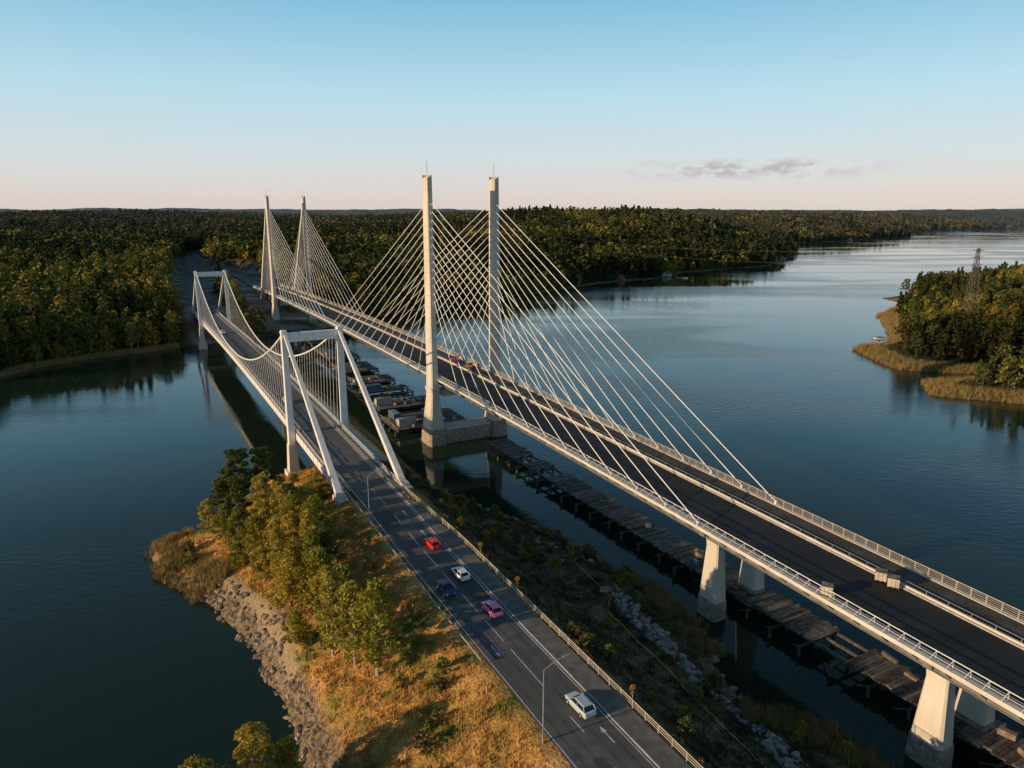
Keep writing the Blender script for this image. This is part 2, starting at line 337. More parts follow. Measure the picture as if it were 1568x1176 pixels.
# ------------------------------------------------------------------ water
def water():
    m,nt,b=newmat('sea_water'); L=nt.links.new
    g=N(nt,'ShaderNodeNewGeometry')
    b.inputs['Base Color'].default_value=(.013,.028,.017,1); b.inputs['IOR'].default_value=1.333; b.inputs['Specular IOR Level'].default_value=.5
    mp=N(nt,'ShaderNodeMapping'); mp.inputs['Rotation'].default_value=(0,0,.5); mp.inputs['Scale'].default_value=(.35,1,1); L(g.outputs['Position'],mp.inputs['Vector'])
    n1=N(nt,'ShaderNodeTexNoise'); n1.inputs['Scale'].default_value=.7; n1.inputs['Detail'].default_value=4; n1.inputs['Roughness'].default_value=.6; L(mp.outputs[0],n1.inputs['Vector'])
    big=N(nt,'ShaderNodeTexNoise'); big.inputs['Scale'].default_value=.010; big.inputs['Detail'].default_value=4; big.inputs['Distortion'].default_value=.6; L(mp.outputs[0],big.inputs['Vector'])
    mr=N(nt,'ShaderNodeMapRange'); mr.inputs['From Min'].default_value=.44; mr.inputs['From Max'].default_value=.6; mr.inputs['To Min'].default_value=.04; mr.inputs['To Max'].default_value=.4; L(big.outputs['Fac'],mr.inputs['Value'])
    bp=N(nt,'ShaderNodeBump'); bp.inputs['Distance'].default_value=.35; L(mr.outputs[0],bp.inputs['Strength']); L(n1.outputs['Fac'],bp.inputs['Height']); L(bp.outputs[0],b.inputs['Normal'])
    mr2=N(nt,'ShaderNodeMapRange'); mr2.inputs['From Min'].default_value=.44; mr2.inputs['From Max'].default_value=.6; mr2.inputs['To Min'].default_value=.02; mr2.inputs['To Max'].default_value=.12; L(big.outputs['Fac'],mr2.inputs['Value']); L(mr2.outputs[0],b.inputs['Roughness'])
    mb=MB(); R=26000; mb.add([(-R,-3000,0),(R,-3000,0),(R,R,0),(-R,R,0)],[(0,1,2,3)],m); mb.obj('water')
water()
# ------------------------------------------------------------------ cable stayed bridge
def new_bridge():
    P=NP; root=empty('cable_stayed_bridge',NP(0,0))
    def fin(mb,n):
        o=mb.obj(n); o.parent=root; o.location=-V(root.location)
    S0,S1=-300,345
    d=MB()
    bar(d,P,S0,S1,-9,9,-.4,-.1,'concrete',6)
    bar(d,P,S0,S1,-9.8,-9.0,-.4,.15,'concrete',6); bar(d,P,S0,S1,9.0,9.8,-.4,.15,'concrete',6)
    bar(d,P,S0,S1,-8.0,-7.4,-2.1,-.4,'girder',6); bar(d,P,S0,S1,7.4,8.0,-2.1,-.4,'girder',6)
    bar(d,P,S0,S1,-8.2,-7.2,-2.22,-2.1,'girder',6)
    s=S0
    while s<S1:
        bar(d,P,s,s+.5,-7.4,7.4,-1.9,-.4,'girder',.5); d.beam(P(s+.2,-7.9,-1.9),P(s+.2,-9.6,-.5),.2,.28,'greysteel'); s+=4.15
    bar(d,P,S0,S1,3.0,3.7,-.1,.18,'kerb',6)
    bar(d,P,S0,S1,-8.9,-8.3,-.1,.12,'kerb',6)
    bar(d,P,S0,S1,3.35,3.65,.18,.5,'concrete',6)
    fin(d,'deck')
    a=MB(); ribbon(a,P,S0,S1,-8.3,3.0,-.04,'asphalt_new',6); ribbon(a,P,S0,S1,3.7,9.0,-.03,'deck_path',6)
    fin(a,'carriageway')
    r=MB()
    pipe(r,P,S0,S1,-8.95,1.25,.07,'whitesteel');pipe(r,P,S0,S1,-8.95,.75,.04,'whitesteel');pipe(r,P,S0,S1,-10.5,.55,.07,'whitesteel')
    pipe(r,P,S0,S1,-9.75,.95,.04,'whitesteel')
    s=S0
    while s<S1:
        r.beam(P(s,-8.95,-.1),P(s,-8.95,1.25),.09,.09,'whitesteel')
        r.beam(P(s,-9.4,.1),P(s,-10.5,.55),.12,.12,'whitesteel'); r.beam(P(s,-10.5,.55),P(s,-8.95,1.25),.07,.07,'whitesteel')
        s+=2.07
    for h in (.3,.6,.9,1.2,1.5): pipe(r,P,S0,S1,9.3,h,.035 if h<1.5 else .07,'beigefence')
    s=S0
    while s<S1: r.beam(P(s,9.3,.1),P(s,9.3,1.5),.1,.1,'beigefence'); s+=2.07
    pipe(r,P,S0,S1,3.5,1.1,.05,'greysteel')
    s=S0
    while s<S1: r.beam(P(s,3.5,.5),P(s,3.5,1.1),.07,.07,'greysteel'); s+=3.1
    fin(r,'railings')
    def ring(s,l,z,a,b):
        c=.12*min(a,b); pts=[]
        for (u,w) in ((-a/2+c,-b/2),(a/2-c,-b/2),(a/2,-b/2+c),(a/2,b/2-c),(a/2-c,b/2),(-a/2+c,b/2),(-a/2,b/2-c),(-a/2,-b/2+c)):
            pts.append(P(s+u,l+w,z=z))
        return pts
    for sc,zb,far in((0,-2,False),(258,3,True)):
        p=MB()
        for sg in(-1,1):
            l=sg*10.85
            p.loft([ring(sc,l,zb,8.4,6.0),ring(sc,l,5.2,7.4,5.2)],'granite')
            p.loft([ring(sc,l,5.2,7.1,4.9),ring(sc,l,12,5.6,3.3),ring(sc,l,15,5.1,2.6),ring(sc,l,24,4.7,2.1),ring(sc,l,80.0,3.8,1.6)],'concrete')
            top=ring(sc,l,80.0,3.8,1.6)
            t2=[q+V((0,0,.3+.9*(i in(2,3,4,5)))) for i,q in enumerate(top)]
            p.loft([top,t2],'concrete')
            p.loft([ring(sc,l,17.0,5.4,3.0),ring(sc,l,18.2,5.4,3.0)],'concrete')
            p.cyl(P(sc,l,z=81),P(sc,l,z=85),.09,'greysteel',5)
            for zz in np.arange(26,79,3.4):
                t=(zz-24)/56; p.loft([ring(sc,l,zz,4.7-.9*t+.02,2.1-.5*t+.02),ring(sc,l,zz+.06,4.7-.9*t+.02,2.1-.5*t+.02)],'joint')
            for i in range(13):
                z=45+i*2.35
                p.beam(P(sc-2.3,l-sg*.3,z=z-.5),P(sc+2.3,l-sg*.3,z=z-.5),.5,.5,'concrete')
            if far: p.beam(P(sc+46,l,z=13),P(sc+1.6,l,z=76),2.2,2.8,'concrete',1.3,1.6,side=(NE[0],NE[1],0))
        p.beam(P(sc,-8,z=16.2),P(sc,8,z=16.2),3.6,2.2,'concrete')
        p.beam(P(sc,-8,z=zb+ (4.2 if not far else 3)),P(sc,8,z=zb+(4.2 if not far else 3)),5.6,4.6,'granite')
        p.beam(P(sc,-8,z=6.5 if far else 4.75),P(sc,8,z=6.5 if far else 4.75),6.2,.5,'concrete')
        fin(p,'pylon_pair')
        c=MB()
        for sg in(-1,1):
            l=sg*10.4; ld=sg*9.45
            for i in range(13):
                z=45+i*2.35
                for dr in(-1,1):
                    if far and dr==1: s2=sc+14+i*3.6
                    elif (not far and dr==-1): s2=sc-(16+i*8.33)
                    else: s2=sc+dr*(15+i*8.9)
                    c.cyl(P(sc+dr*2.1,l,z=z),P(s2,ld,.6),.105,'cable',5)
                    c.cyl(P(s2,ld,-.3),P(s2,ld,.9),.2,'whitesteel',6)
        fin(c,'stay_cables')
    p=MB()
    for sc in(-116,-156,-196,-236):
        for l in(-4.8,4.8):
            zt=zN(sc)-2.9
            p.loft([ring(sc,l,-3,4.9,3.5),ring(sc,l,3.4,4.5,3.2)],'granite')
            p.loft([ring(sc,l,3.4,4.2,2.9),ring(sc,l,zt-2,2.9,2.0),ring(sc,l,zt,3.2,2.5)],'concrete')
            p.loft([ring(sc,l,zt,1.5,1.5),ring(sc,l,zt+.7,1.5,1.5)],'darksteel')
        p.beam(P(sc,-8.4,-1.35),P(sc,8.4,-1.35),1.2,1.6,'girder')
    for sc in(300,342):
        for l in(-6,6): p.loft([ring(sc,l,4,3.2,3),ring(sc,l,zN(sc)-2.3,2.6,2.6)],'concrete')
    fin(p,'approach_piers')
new_bridge()
def trestle(name,s0,s1,l0,l1,z,outs=True,crates=0):
    mb=MB(); s=s0
    while s<s1-.5:
        L_=min(6,s1-s); dz=random.uniform(-.12,.12)
        if random.random()<.93:
            n=int(L_/.6)
            for i in range(n):
                a=s+i*.6; j0=random.uniform(-.4,.4); j1=random.uniform(-.4,.4)
                mb.beam(NP(a+.28,l0+j0,z=z+dz+random.uniform(-.03,.03)),NP(a+.28,l1+j1,z=z+dz),.54,.14,random.choice(['timber','timber2','timber2']))
        s+=L_
    for l in np.linspace(l0+.8,l1-.8,3): mb.beam(NP(s0,l,z=z-.45),NP(s1,l,z=z-.45),.35,.55,'darksteel')
    s=s0+1
    while s<s1:
        e=random.uniform(.6,2.4) if outs else .3
        mb.beam(NP(s,l0-e,z=z-.95),NP(s,l1+.5,z=z-.95),.35,.4,'darksteel')
        for l in(l0-e+.4,l0+2.5,l1-.3): mb.cyl(NP(s,l,z=-2),NP(s,l,z=z-.8),.28,'darksteel',7)
        if outs: mb.beam(NP(s,l0-e+.4,z=z-.9),NP(s+2.5,l0,z=.1),.2,.2,'darksteel')
        s+=6
    for i in range(int((s1-s0)/(4 if crates else 9))+crates):
        a=random.uniform(s0+1,s1-3); l=random.uniform(l0+.5,l1-.5); hh=random.uniform(.3,1.0)
        mb.beam(NP(a,l,z=z+.1+hh/2),NP(a+random.uniform(1,3),l+random.uniform(-.5,.5),z=z+.1+hh/2),random.uniform(.3,1.4),hh,random.choice(['timber2','darksteel','formwork' if crates else 'timber','timber2','greysteel']))
    if crates:
        for sg in (l0+.2,l1-.2):
            for q in np.arange(s0,s1,2.0): mb.beam(NP(q,sg,z=z),NP(q,sg,z=z+1.1),.08,.08,'formwork')
            mb.beam(NP(s0,sg,z=z+1.1),NP(s1,sg,z=z+1.1),.08,.08,'formwork')
    mb.obj(name)
trestle('timber_trestle',-175,-14,0.6,7.6,2.6)
trestle('work_platform',12,30,-19,7,1.8,outs=False,crates=16)
trestle('work_platform',40,52,-16,8,1.6,outs=False,crates=12)
trestle('work_platform',62,76,-13,6,1.6,crates=10)
trestle('work_platform',84,96,-12,6,1.6,crates=8)
trestle('work_platform',106,128,-11,6,1.6,crates=8)
trestle('work_platform',138,175,-9,7,1.8,crates=8)
trestle('work_platform',182,240,-7,8,2.2,crates=8)
def cabin(s,l,z,wall):
    mb=MB(); mb.beam((-3,0,1.3),(3,0,1.3),2.4,2.4,wall); mb.beam((-3.1,0,2.56),(3.1,0,2.56),2.6,.12,'greysteel')
    for i in(-2.9,-1.45,0,1.45,2.9):
        for y in(-1.22,1.22): mb.beam((i,y,.1),(i,y,2.5),.1,.06,'greysteel')
    mb.beam((-2.1,-1.215,1.5),(-.9,-1.215,1.5),.04,.9,'glass'); mb.beam((1.6,-1.215,1.1),(2.4,-1.215,1.1),.04,1.95,'formwork')
    for x in(-2.6,2.6): mb.beam((x,-1,.05),(x,1,.05),.3,.12,'timber')
    o=mb.obj('site_cabin'); o.location=NP(s,l,z=z); o.rotation_euler=(0,0,math.atan2(ND[1],ND[0])+random.choice((0,1.57)))
cabin(16,-14,1.9,'formwork');cabin(25,-15,1.9,'bluebox');cabin(22,-4,1.9,'formwork');cabin(46,-12,1.7,'formwork');cabin(68,-9,1.7,'bluebox');cabin(114,-7,1.7,'formwork');cabin(150,-6,1.9,'formwork')
# ------------------------------------------------------------------ suspension bridge
def lerp(a,b,s0=-80,s1=-50): return lambda s: a+(b-a)*float(sm((s-s0)/(s1-s0)))
RL=lerp(-4.7,-4.3); RR=lerp(3.6,4.3); KR=lerp(3.8,4.5); PR=lerp(6.7,5.7); GR=lerp(6.95,5.85)
def old_bridge():
    P=OP; root=empty('suspension_bridge',OP(0,0))
    def fin(mb,n):
        o=mb.obj(n); o.parent=root; o.location=-V(root.location)
    d=MB(); S0,S1=-45,269
    bar(d,P,S0,S1,-6.0,6.0,-.4,-.1,'concrete',5)
    bar(d,P,S0,S1,-6.15,-5.95,-1.7,.15,'whitesteel',5);bar(d,P,S0,S1,5.95,6.15,-1.7,.15,'whitesteel',5)
    s=S0
    while s<S1:
        for sg in(-1,1): d.beam(P(s,sg*6.22,-1.65),P(s,sg*6.22,.1),.16,.14,'whitesteel')
        bar(d,P,s,s+.3,-5.9,5.9,-1.5,-.4,'darksteel',.3); s+=3.5
    bar(d,P,S0,S1,-5.8,-4.5,-.1,.1,'asphalt_path',5); bar(d,P,S0,S1,4.5,5.8,-.1,.1,'asphalt_path',5)
    bar(d,P,S0,S1,-4.5,-4.3,-.1,.12,'kerb',5); bar(d,P,S0,S1,4.3,4.5,-.1,.12,'kerb',5)
    fin(d,'deck')
    r=MB()
    for sg in(-1,1):
        for h in(.5,.85,1.2): pipe(r,P,S0,S1,sg*5.85,h,.03 if h<1.1 else .06,'whitesteel')
        s=S0
        while s<S1: r.beam(P(s,sg*5.85,0),P(s,sg*5.85,1.2),.07,.07,'whitesteel'); s+=1.75
        pipe(r,P,S0,S1,sg*4.42,.65,.09,'greysteel')
    fin(r,'railings')
    ZT=40.6
    for sc in(0,224):
        p=MB()
        for sg in(-1,1):
            l=sg*7.2
            def rg(z,a,b): return [P(sc-a/2,l-b/2,z=z),P(sc+a/2,l-b/2,z=z),P(sc+a/2,l+b/2,z=z),P(sc-a/2,l+b/2,z=z)]
            p.loft([rg(-2,5.2,4.2),rg(3.6,4.6,3.8)],'concrete')
            p.loft([rg(3.6,3.2,2.6),rg(11,2.6,2.0)],'concrete')
            p.loft([rg(11,2.3,1.6),rg(ZT,1.75,1.35)],'whitesteel')
            p.loft([rg(ZT,2.4,1.6),rg(ZT+.7,1.6,1.2)],'whitesteel')
        p.beam(P(sc,-6.5,z=ZT-1.2),P(sc,6.5,z=ZT-1.2),1.5,2.3,'whitesteel')
        p.beam(P(sc,-6.5,z=11.2),P(sc,6.5,z=11.2),2.0,1.7,'concrete')
        fin(p,'portal_tower')
    c=MB()
    for sg in(-1,1):
        l=sg*7.0; pv=None
        def zc(s): return 18.0+(ZT+.3-18.0)*((s-112)/112)**2
        for i in range(33):
            s=224*i/32; q=P(s,l-(sg*.7)*(1-abs(s-112)/112),z=zc(s))
            if pv: c.cyl(pv,q,.24,'cable',7)
            pv=q
            if 0<i<32:
                c.cyl(q,P(s,sg*6.25,-.5),.045,'cable',4)
                s2=s-3.5; c.cyl(P(s2,l-(sg*.7)*(1-abs(s2-112)/112),z=zc(s2)),P(s2,sg*6.25,-.5),.045,'cable',4)
        c.beam(P(0,l,z=ZT),P(-46,sg*7.0,z=12.9),.7,.75,'whitesteel',1.35,1.45)
        c.beam(P(224,l,z=ZT),P(268,sg*7.0,z=13.5),.7,.75,'whitesteel',1.25,1.35)
        for sc,dr in((-47,-1),(269,1)):
            c.beam(P(sc-2.2,sg*7.0,z=11.4),P(sc+2.2,sg*7.0,z=11.4),2.4,3.0,'concrete')
            c.beam(P(sc-1,sg*7.0,z=13.2),P(sc+1,sg*7.0,z=13.2),1.7,.8,'concrete')
    fin(c,'main_cables')
    a=MB()
    bar(a,P,-48,-44.5,-6.4,6.4,-5,-.5,'concrete',2)
    bar(a,P,268,271,-6.4,6.4,-6,-.5,'concrete',2)
    fin(a,'abutments')
old_bridge()
rd=MB()
ribbon(rd,OP,-280,269,RL,RR,.0,'asphalt_old',3)
def _mark(l,s0,s1,w,dz=.02): ribbon(rd,OP,s0,s1,(lambda s:ev(l,s)-w/2),(lambda s:ev(l,s)+w/2),dz,'paint',3)
cl=lerp(-.55,0)
_mark(lambda s:RL(s)+.35,-280,269,.14); _mark(lambda s:RR(s)-.35,-280,269,.14)
s=-280
while s<266:
    if not -115<s<-70: _mark(cl,s,s+3,.14)
    s+=6 if s>-60 else 9
s=-115
while s<-70: _mark(cl,s,s+6,.14); s+=8
for (s,l,dr) in((-62,2.0,1),(-72,2.0,1),(-107,-2.6,-1),(-130,1.6,1)):
    ribbon(rd,OP,s,s+2.0*dr,l-.08,l+.08,.02,'paint',3)
    rd.add([OP(s+2.0*dr,l-.35,.02),OP(s+2.0*dr,l+.35,.02),OP(s+3.0*dr,l,.02)],[(0,1,2)],'paint')
M['patch']=noise_mat('asphalt_patch',(.05,.051,.055),(.08,.08,.083),.6,.85,.1,14)
for (s0,s1,a,b) in((-140,-131,-2.2,-.9),(-96,-84,.3,3.1),(-66,-58,-4.2,-.3)):
    ribbon(rd,OP,s0,s1,a,b,.008,'patch',3)
M['rut']=noise_mat('tyre_worn_asphalt',(.066,.067,.07),(.11,.11,.113),.5,.8,.1,14)
for c_ in(-3.3,-1.7,.4,2.1):
    ribbon(rd,OP,-279,-50,c_-.25,c_+.25,.004,'rut',3)
rd.obj('road')
pm=MB()
bar(pm,OP,-280,-45,RR,KR,-.1,.14,'kerb',3)
bar(pm,OP,-280,-45,KR,PR,-.1,.12,'asphalt_path',3)
pm.obj('footpath')
gl=MB()
for h,r_ in((1.15,.07),(.8,.045),(.45,.045)): pipe(gl,OP,-280,-45,GR,h,r_,'beigefence',4)
s=-280
while s<-45: gl.beam(OP(s,GR(s),-.1),OP(s,GR(s),1.15),.1,.1,'beigefence'); s+=2.4
gl.obj('roadside_railing')
gl=MB(); L1=lambda s:-5.6
for h in(.62,.5): pipe(gl,OP,-110,-46,L1,h,.07,'greysteel',4)
s=-110
while s<-46: gl.beam(OP(s,-5.6,-.2),OP(s,-5.6,.62),.1,.1,'greysteel'); s+=4
gl.obj('guard_rail')
def polyroad(name,pts,hw,z,k):
    mb=MB(); P=[V((a,b,0)) for a,b in pts]; vs=[]
    n=len(P); pp=[]
    for i in range(n-1):
        for j in range(8): pp.append(P[i].lerp(P[i+1],j/8))
    pp.append(P[-1])
    for i,p in enumerate(pp):
        t=(pp[min(i+2,len(pp)-1)]-pp[max(i-2,0)]).normalized(); e=V((t.y,-t.x,0)); vs+=[p-e*hw+V((0,0,z)),p+e*hw+V((0,0,z))]
    mb.add(vs,[(2*i,2*i+1,2*i+3,2*i+2) for i in range(len(pp)-1)],k); mb.obj(name)
polyroad('road',[tuple(OP(266,0))[:2],(-230,515),(-301,667),(-370,830),(-415,960),(-425,1080)],4.5,14.0,'asphalt_old')
polyroad('road',[tuple(NP(340,0))[:2],(-240,640),(-300,720)],5.5,15.4,'asphalt_path')
# ------------------------------------------------------------------ vehicles
def make_car(name,P,s,l,color,heading=1,kind='hatch',scale=1.0):
    pm_=noise_mat(name+'_paint',color,tuple(min(1,c*1.08) for c in color),2,.25,0,spec=.6)
    mb=MB()
    st=[(-2.2,.70,.42,.62,.78),(-2.1,.84,.28,.65,.92),(-1.5,.90,.22,.66,.97),(-.6,.90,.2,.66,.95),(.9,.90,.2,.66,.93),(1.5,.89,.22,.62,.84),(2.0,.82,.28,.58,.72),(2.2,.66,.38,.52,.6)]
    rings=[]
    for x,w,a,m_,t in st:
        rings.append([(x,-w*.92,a),(x,w*.92,a),(x,w,m_),(x,w*.9,t),(x,w*.5,t+.03),(x,-w*.5,t+.03),(x,-w*.9,t),(x,-w,m_)])
    mb.loft(rings,pm_)
    rb=-1.95 if kind=='hatch' else -1.5
    base=[(rb,-.8,.92),(1.25,-.8,.88),(1.25,.8,.88),(rb,.8,.92)]
    top=[(rb+.4,-.64,1.40),(.35,-.64,1.42),(.35,.64,1.42),(rb+.4,.64,1.40)]
    mb.loft([base,top],'glass')
    rf=[(rb+.36,-.66,1.39),(.38,-.66,1.41),(.38,.66,1.41),(rb+.36,.66,1.39)]
    rt=[(rb+.5,-.58,1.47),(.2,-.58,1.48),(.2,.58,1.48),(rb+.5,.58,1.47)]
    mb.loft([rf,rt],pm_)
    for y in(-.72,.72):
        mb.beam((-.45,y*1.1,.93),(-.45,y*.93,1.41),.05,.09,pm_)
        mb.beam((1.22,y*1.1,.9),(.36,y*.9,1.42),.07,.06,pm_); mb.beam((rb+.02,y*1.1,.93),(rb+.4,y*.9,1.41),.08,.14,pm_)
        mb.beam((.95,y*1.25,.95),(1.0,y*1.38,1.0),.12,.14,pm_)
    for x in(-1.35,1.38):
        for y in(-.82,.82):
            mb.cyl((x,y-.11,.32),(x,y+.11,.32),.33,'tire',14); mb.cyl((x,y-.12,.32),(x,y+.12,.32),.19,'greysteel',10)
    for y in(-.62,.62):
        mb.beam((2.05,y-.16,.62),(2.05,y+.16,.62),.24,.12,'lampglass'); mb.beam((-2.14,y-.14,.8),(-2.14,y+.14,.8),.12,.14,'machine_red')
    mb.beam((2.19,-.3,.45),(2.19,.3,.45),.08,.1,'tire'); mb.beam((-2.2,-.25,.6),(-2.2,.25,.6),.04,.11,'lampglass')
    o=mb.obj(name); p=P(s,l,.02); o.location=p
    q=P(s+heading,l)-P(s,l); o.rotation_euler=(0,0,math.atan2(q.y,q.x)); o.scale=(scale,)*3
    bv=o.modifiers.new('b','BEVEL'); bv.width=.04; bv.segments=2; bv.limit_method='ANGLE'
    return o
make_car('car',OP,-76,1.5,(.65,.02,.02),1)
make_car('car',OP,-88,1.5,(.72,.72,.72),1)
make_car('car',OP,-91.2,-2.5,(.02,.04,.16),-1)
make_car('car',OP,-99.6,1.4,(.8,.2,.42),1)
make_car('car',OP,-123.4,1.3,(.42,.5,.54),1,scale=1.05)
make_car('car',OP,175,-2.0,(.8,.8,.8),-1)
make_car('car',OP,30,-2.0,(.75,.75,.73),-1)
def machine(name,s,l,col):
    mb=MB()
    for y in(-.9,.9):
        mb.loft([[(-1.6,y-.25,.1),(-1.9,y-.25,.45),(-1.6,y-.25,.8),(1.6,y-.25,.8),(1.9,y-.25,.45),(1.6,y-.25,.1)],[(-1.6,y+.25,.1),(-1.9,y+.25,.45),(-1.6,y+.25,.8),(1.6,y+.25,.8),(1.9,y+.25,.45),(1.6,y+.25,.1)]],'tire')
    mb.beam((-1.7,0,1.25),(1.2,0,1.25),2.2,.8,col); mb.loft([[(0,-1,1.6),(1.2,-1,1.6),(1.2,0,1.6),(0,0,1.6)],[(.1,-.9,2.7),(.9,-.9,2.7),(.9,-.1,2.7),(.1,-.1,2.7)]],'glass')
    mb.beam((.1,-.5,2.74),(.95,-.5,2.74),.95,.1,col); mb.beam((.8,.5,1.5),(2.6,.5,3.4),.3,.45,col); mb.beam((2.6,.5,3.4),(4.0,.5,1.8),.25,.35,col); mb.beam((4.0,.5,1.8),(3.7,.5,.9),.9,.5,'darksteel')
    o=mb.obj(name); o.location=NP(s,l,0); o.rotation_euler=(0,0,random.uniform(0,6)); o.scale=(.8,)*3
machine('excavator',19,5.2,'machine_red'); machine('excavator',8,5.5,'machine_orange')
def pallet(s,l):
    mb=MB()
    for i in(-.5,0,.5): mb.beam((-.6,i,.06),(.6,i,.06),.1,.12,'timber2')
    for k in range(4):
        for i in range(3):
            for j in range(3): mb.beam((-.58+i*.39,-.4+j*.4,.24+k*.24),(-.22+i*.39,-.4+j*.4,.24+k*.24),.37,.22,'beigefence')
    mb.beam((-.6,0,1.1),(.6,0,1.1),1.2,.04,'timber2')
    o=mb.obj('paving_stone_pallet'); o.location=NP(s,l,0.12); o.rotation_euler=(0,0,1.07); o.scale=(1.3,)*3
pallet(-142,2.2);pallet(-144,2.2);pallet(-141,-8.3)
# ------------------------------------------------------------------ street furniture
def lamp(s,l,h=9.4,arm=2.6,sd=1,P=OP):
    mb=MB(); mb.cyl((0,0,-.8),(0,0,.9),.13,'greysteel',8); mb.cyl((0,0,.9),(0,0,h),.09,'greysteel',8,.055)
    e=V((OE[0],OE[1],0))*sd; pv=V((0,0,h))
    for i in range(1,6):
        t=i/5; q=V((0,0,h))+e*arm*t+V((0,0,.9*math.sin(t*1.5))); mb.cyl(pv,q,.05,'greysteel',6); pv=q
    mb.beam(pv-e*.1,pv+e*.75,.32,.14,'greysteel'); mb.beam(pv+e*.05-V((0,0,.09)),pv+e*.65-V((0,0,.09)),.24,.05,'lampglass')
    o=mb.obj('street_lamp'); o.location=P(s,l,-.1)
lamp(-126,-5.6); lamp(-61.5,-5.4); lamp(-175,-5.6)
def sign(s,l,h=2.6):
    mb=MB(); mb.cyl((0,0,-.6),(0,0,h),.05,'greysteel',6); f=V((OD[0],OD[1],0))
    mb.cyl(V((0,0,h))-f*.03,V((0,0,h))+f*.03,.45,'orange',16); mb.cyl(V((0,0,h))-f*.035,V((0,0,h))-f*.045,.22,'yellow',16)
    mb.beam(V((0,0,h-.7))-f*.03,V((0,0,h-.7))+f*.03,.5,.26,'orange')
    o=mb.obj('traffic_sign'); o.location=OP(s,l,0)
sign(-84,7.2);sign(-97,7.2);sign(-126,7.2)
for s_,l_ in((-52,4.9),(-55,4.9)):
    mb=MB(); mb.cyl((0,0,0),(0,0,.08),.25,'tire',10); mb.cyl((0,0,.08),(0,0,.9),.09,'machine_red',10,.05); mb.cyl((0,0,.4),(0,0,.6),.085,'paint',10); o=mb.obj('traffic_bollard'); o.location=OP(s_,l_,.1)
pts=[(11.4,132),(15,122.6),(17.7,115.5),(16.6,111),(21.4,100.6),(26.6,88),(31,76.7),(36,66)]
mb=MB(); pv=None
for i in range(len(pts)-1):
    for j in range(10):
        t=j/10; x=pts[i][0]*(1-t)+pts[i+1][0]*t+random.uniform(-.12,.12); y=pts[i][1]*(1-t)+pts[i+1][1]*t; z=float(penh(np.array([x]),np.array([y]))[0][0])+.12
        q=V((x,y,z))
        if pv: mb.cyl(pv,q,.08,'yellow',5)
        pv=q
mb.obj('yellow_hose')
def lattice(x,y,z0,h,w=6.5):
    mb=MB()
    def c(t,i):
        r=(w/2)*(1-t)**1.2+.5; a=math.pi/4+i*math.pi/2; return V((r*1.41*math.cos(a),r*1.41*math.sin(a),t*h))
    n=11
    for k in range(n):
        t0=k/n;t1=(k+1)/n
        for i in range(4):
            mb.cyl(c(t0,i),c(t1,i),.17,'darksteel',4); mb.cyl(c(t0,i),c(t1,(i+1)%4),.09,'darksteel',4); mb.cyl(c(t0,(i+1)%4),c(t1,i),.09,'darksteel',4); mb.cyl(c(t1,i),c(t1,(i+1)%4),.08,'darksteel',4)
    for zt in(.78,.88,.97):
        mb.beam((-4.5,-2.0,zt*h),(4.5,2.0,zt*h),.35,.3,'darksteel')
    o=mb.obj('power_pylon'); o.location=(x,y,z0)
lattice(261,404,9,43); lattice(-40,1010,20,42)
mb=MB()
for zt in(.78,.97):
    for sg in(-1,1):
        a=V((261+sg*4.5,404+sg*2,9+zt*43)); b=V((-40+sg*4.5,1010+sg*2,20+zt*42)); pv=a
        for i in range(1,17):
            t=i/16; q=a.lerp(b,t)-V((0,0,4*14*t*(1-t))); mb.cyl(pv,q,.03,'darksteel',3); pv=q
        b=V((700,150,9+zt*42)); pv=a
        for i in range(1,9):
            t=i/8; q=a.lerp(b,t)-V((0,0,4*10*t*(1-t))); mb.cyl(pv,q,.03,'darksteel',3); pv=q
mb.obj('power_lines')
def cottage(x,y,z,w,d,h,rot,wall):
    mb=MB()
    mb.beam((-w/2,0,h/2),(w/2,0,h/2),d,h,wall)
    mb.add([(-w/2,-d/2,h),(w/2,-d/2,h),(w/2,d/2,h),(-w/2,d/2,h),(-w/2,0,h+d*.35),(w/2,0,h+d*.35)],[(0,4,3),(1,2,5)],wall)
    for sg in(-1,1): mb.beam((-w/2-.4,sg*(d/4+.15),h+d*.175),(w/2+.4,sg*(d/4+.15),h+d*.175),math.hypot(d/2,d*.35)+.5,.12,'roof',side=(0,1,-.7*sg))
    for i in(-1,0,1): mb.beam((i*w*.3,-d/2-.03,h*.55),(i*w*.3+.01,-d/2-.03,h*.55+.9),1.0,.06,'glass',side=(1,0,0))
    mb.beam((w*.42,-d/2-.03,0),(w*.42,-d/2-.03,2),.9,.06,'formwork',side=(1,0,0)); mb.beam((w*.2,0,h+d*.3),(w*.2,0,h+d*.35+1.2),.7,.7,'granite')
    o=mb.obj('cottage'); o.location=(x,y,z); o.rotation_euler=(0,0,rot)
COT=[(180,832,12,7,.9,'formwork'),(118,778,9,6,.9,'redwood'),(375,1022,11,7,.9,'redwood'),(428,1140,10,7,1.0,'formwork'),(938,2010,14,9,.9,'formwork'),(1100,2190,14,9,.9,'redwood')]
for x,y,w_,d_,r_,wl in COT:
    z=float(land(np.array([float(x)]),np.array([float(y)]))[0][0]); cottage(x,y,max(z,.6)-.2,w_,d_,3,r_,wl)
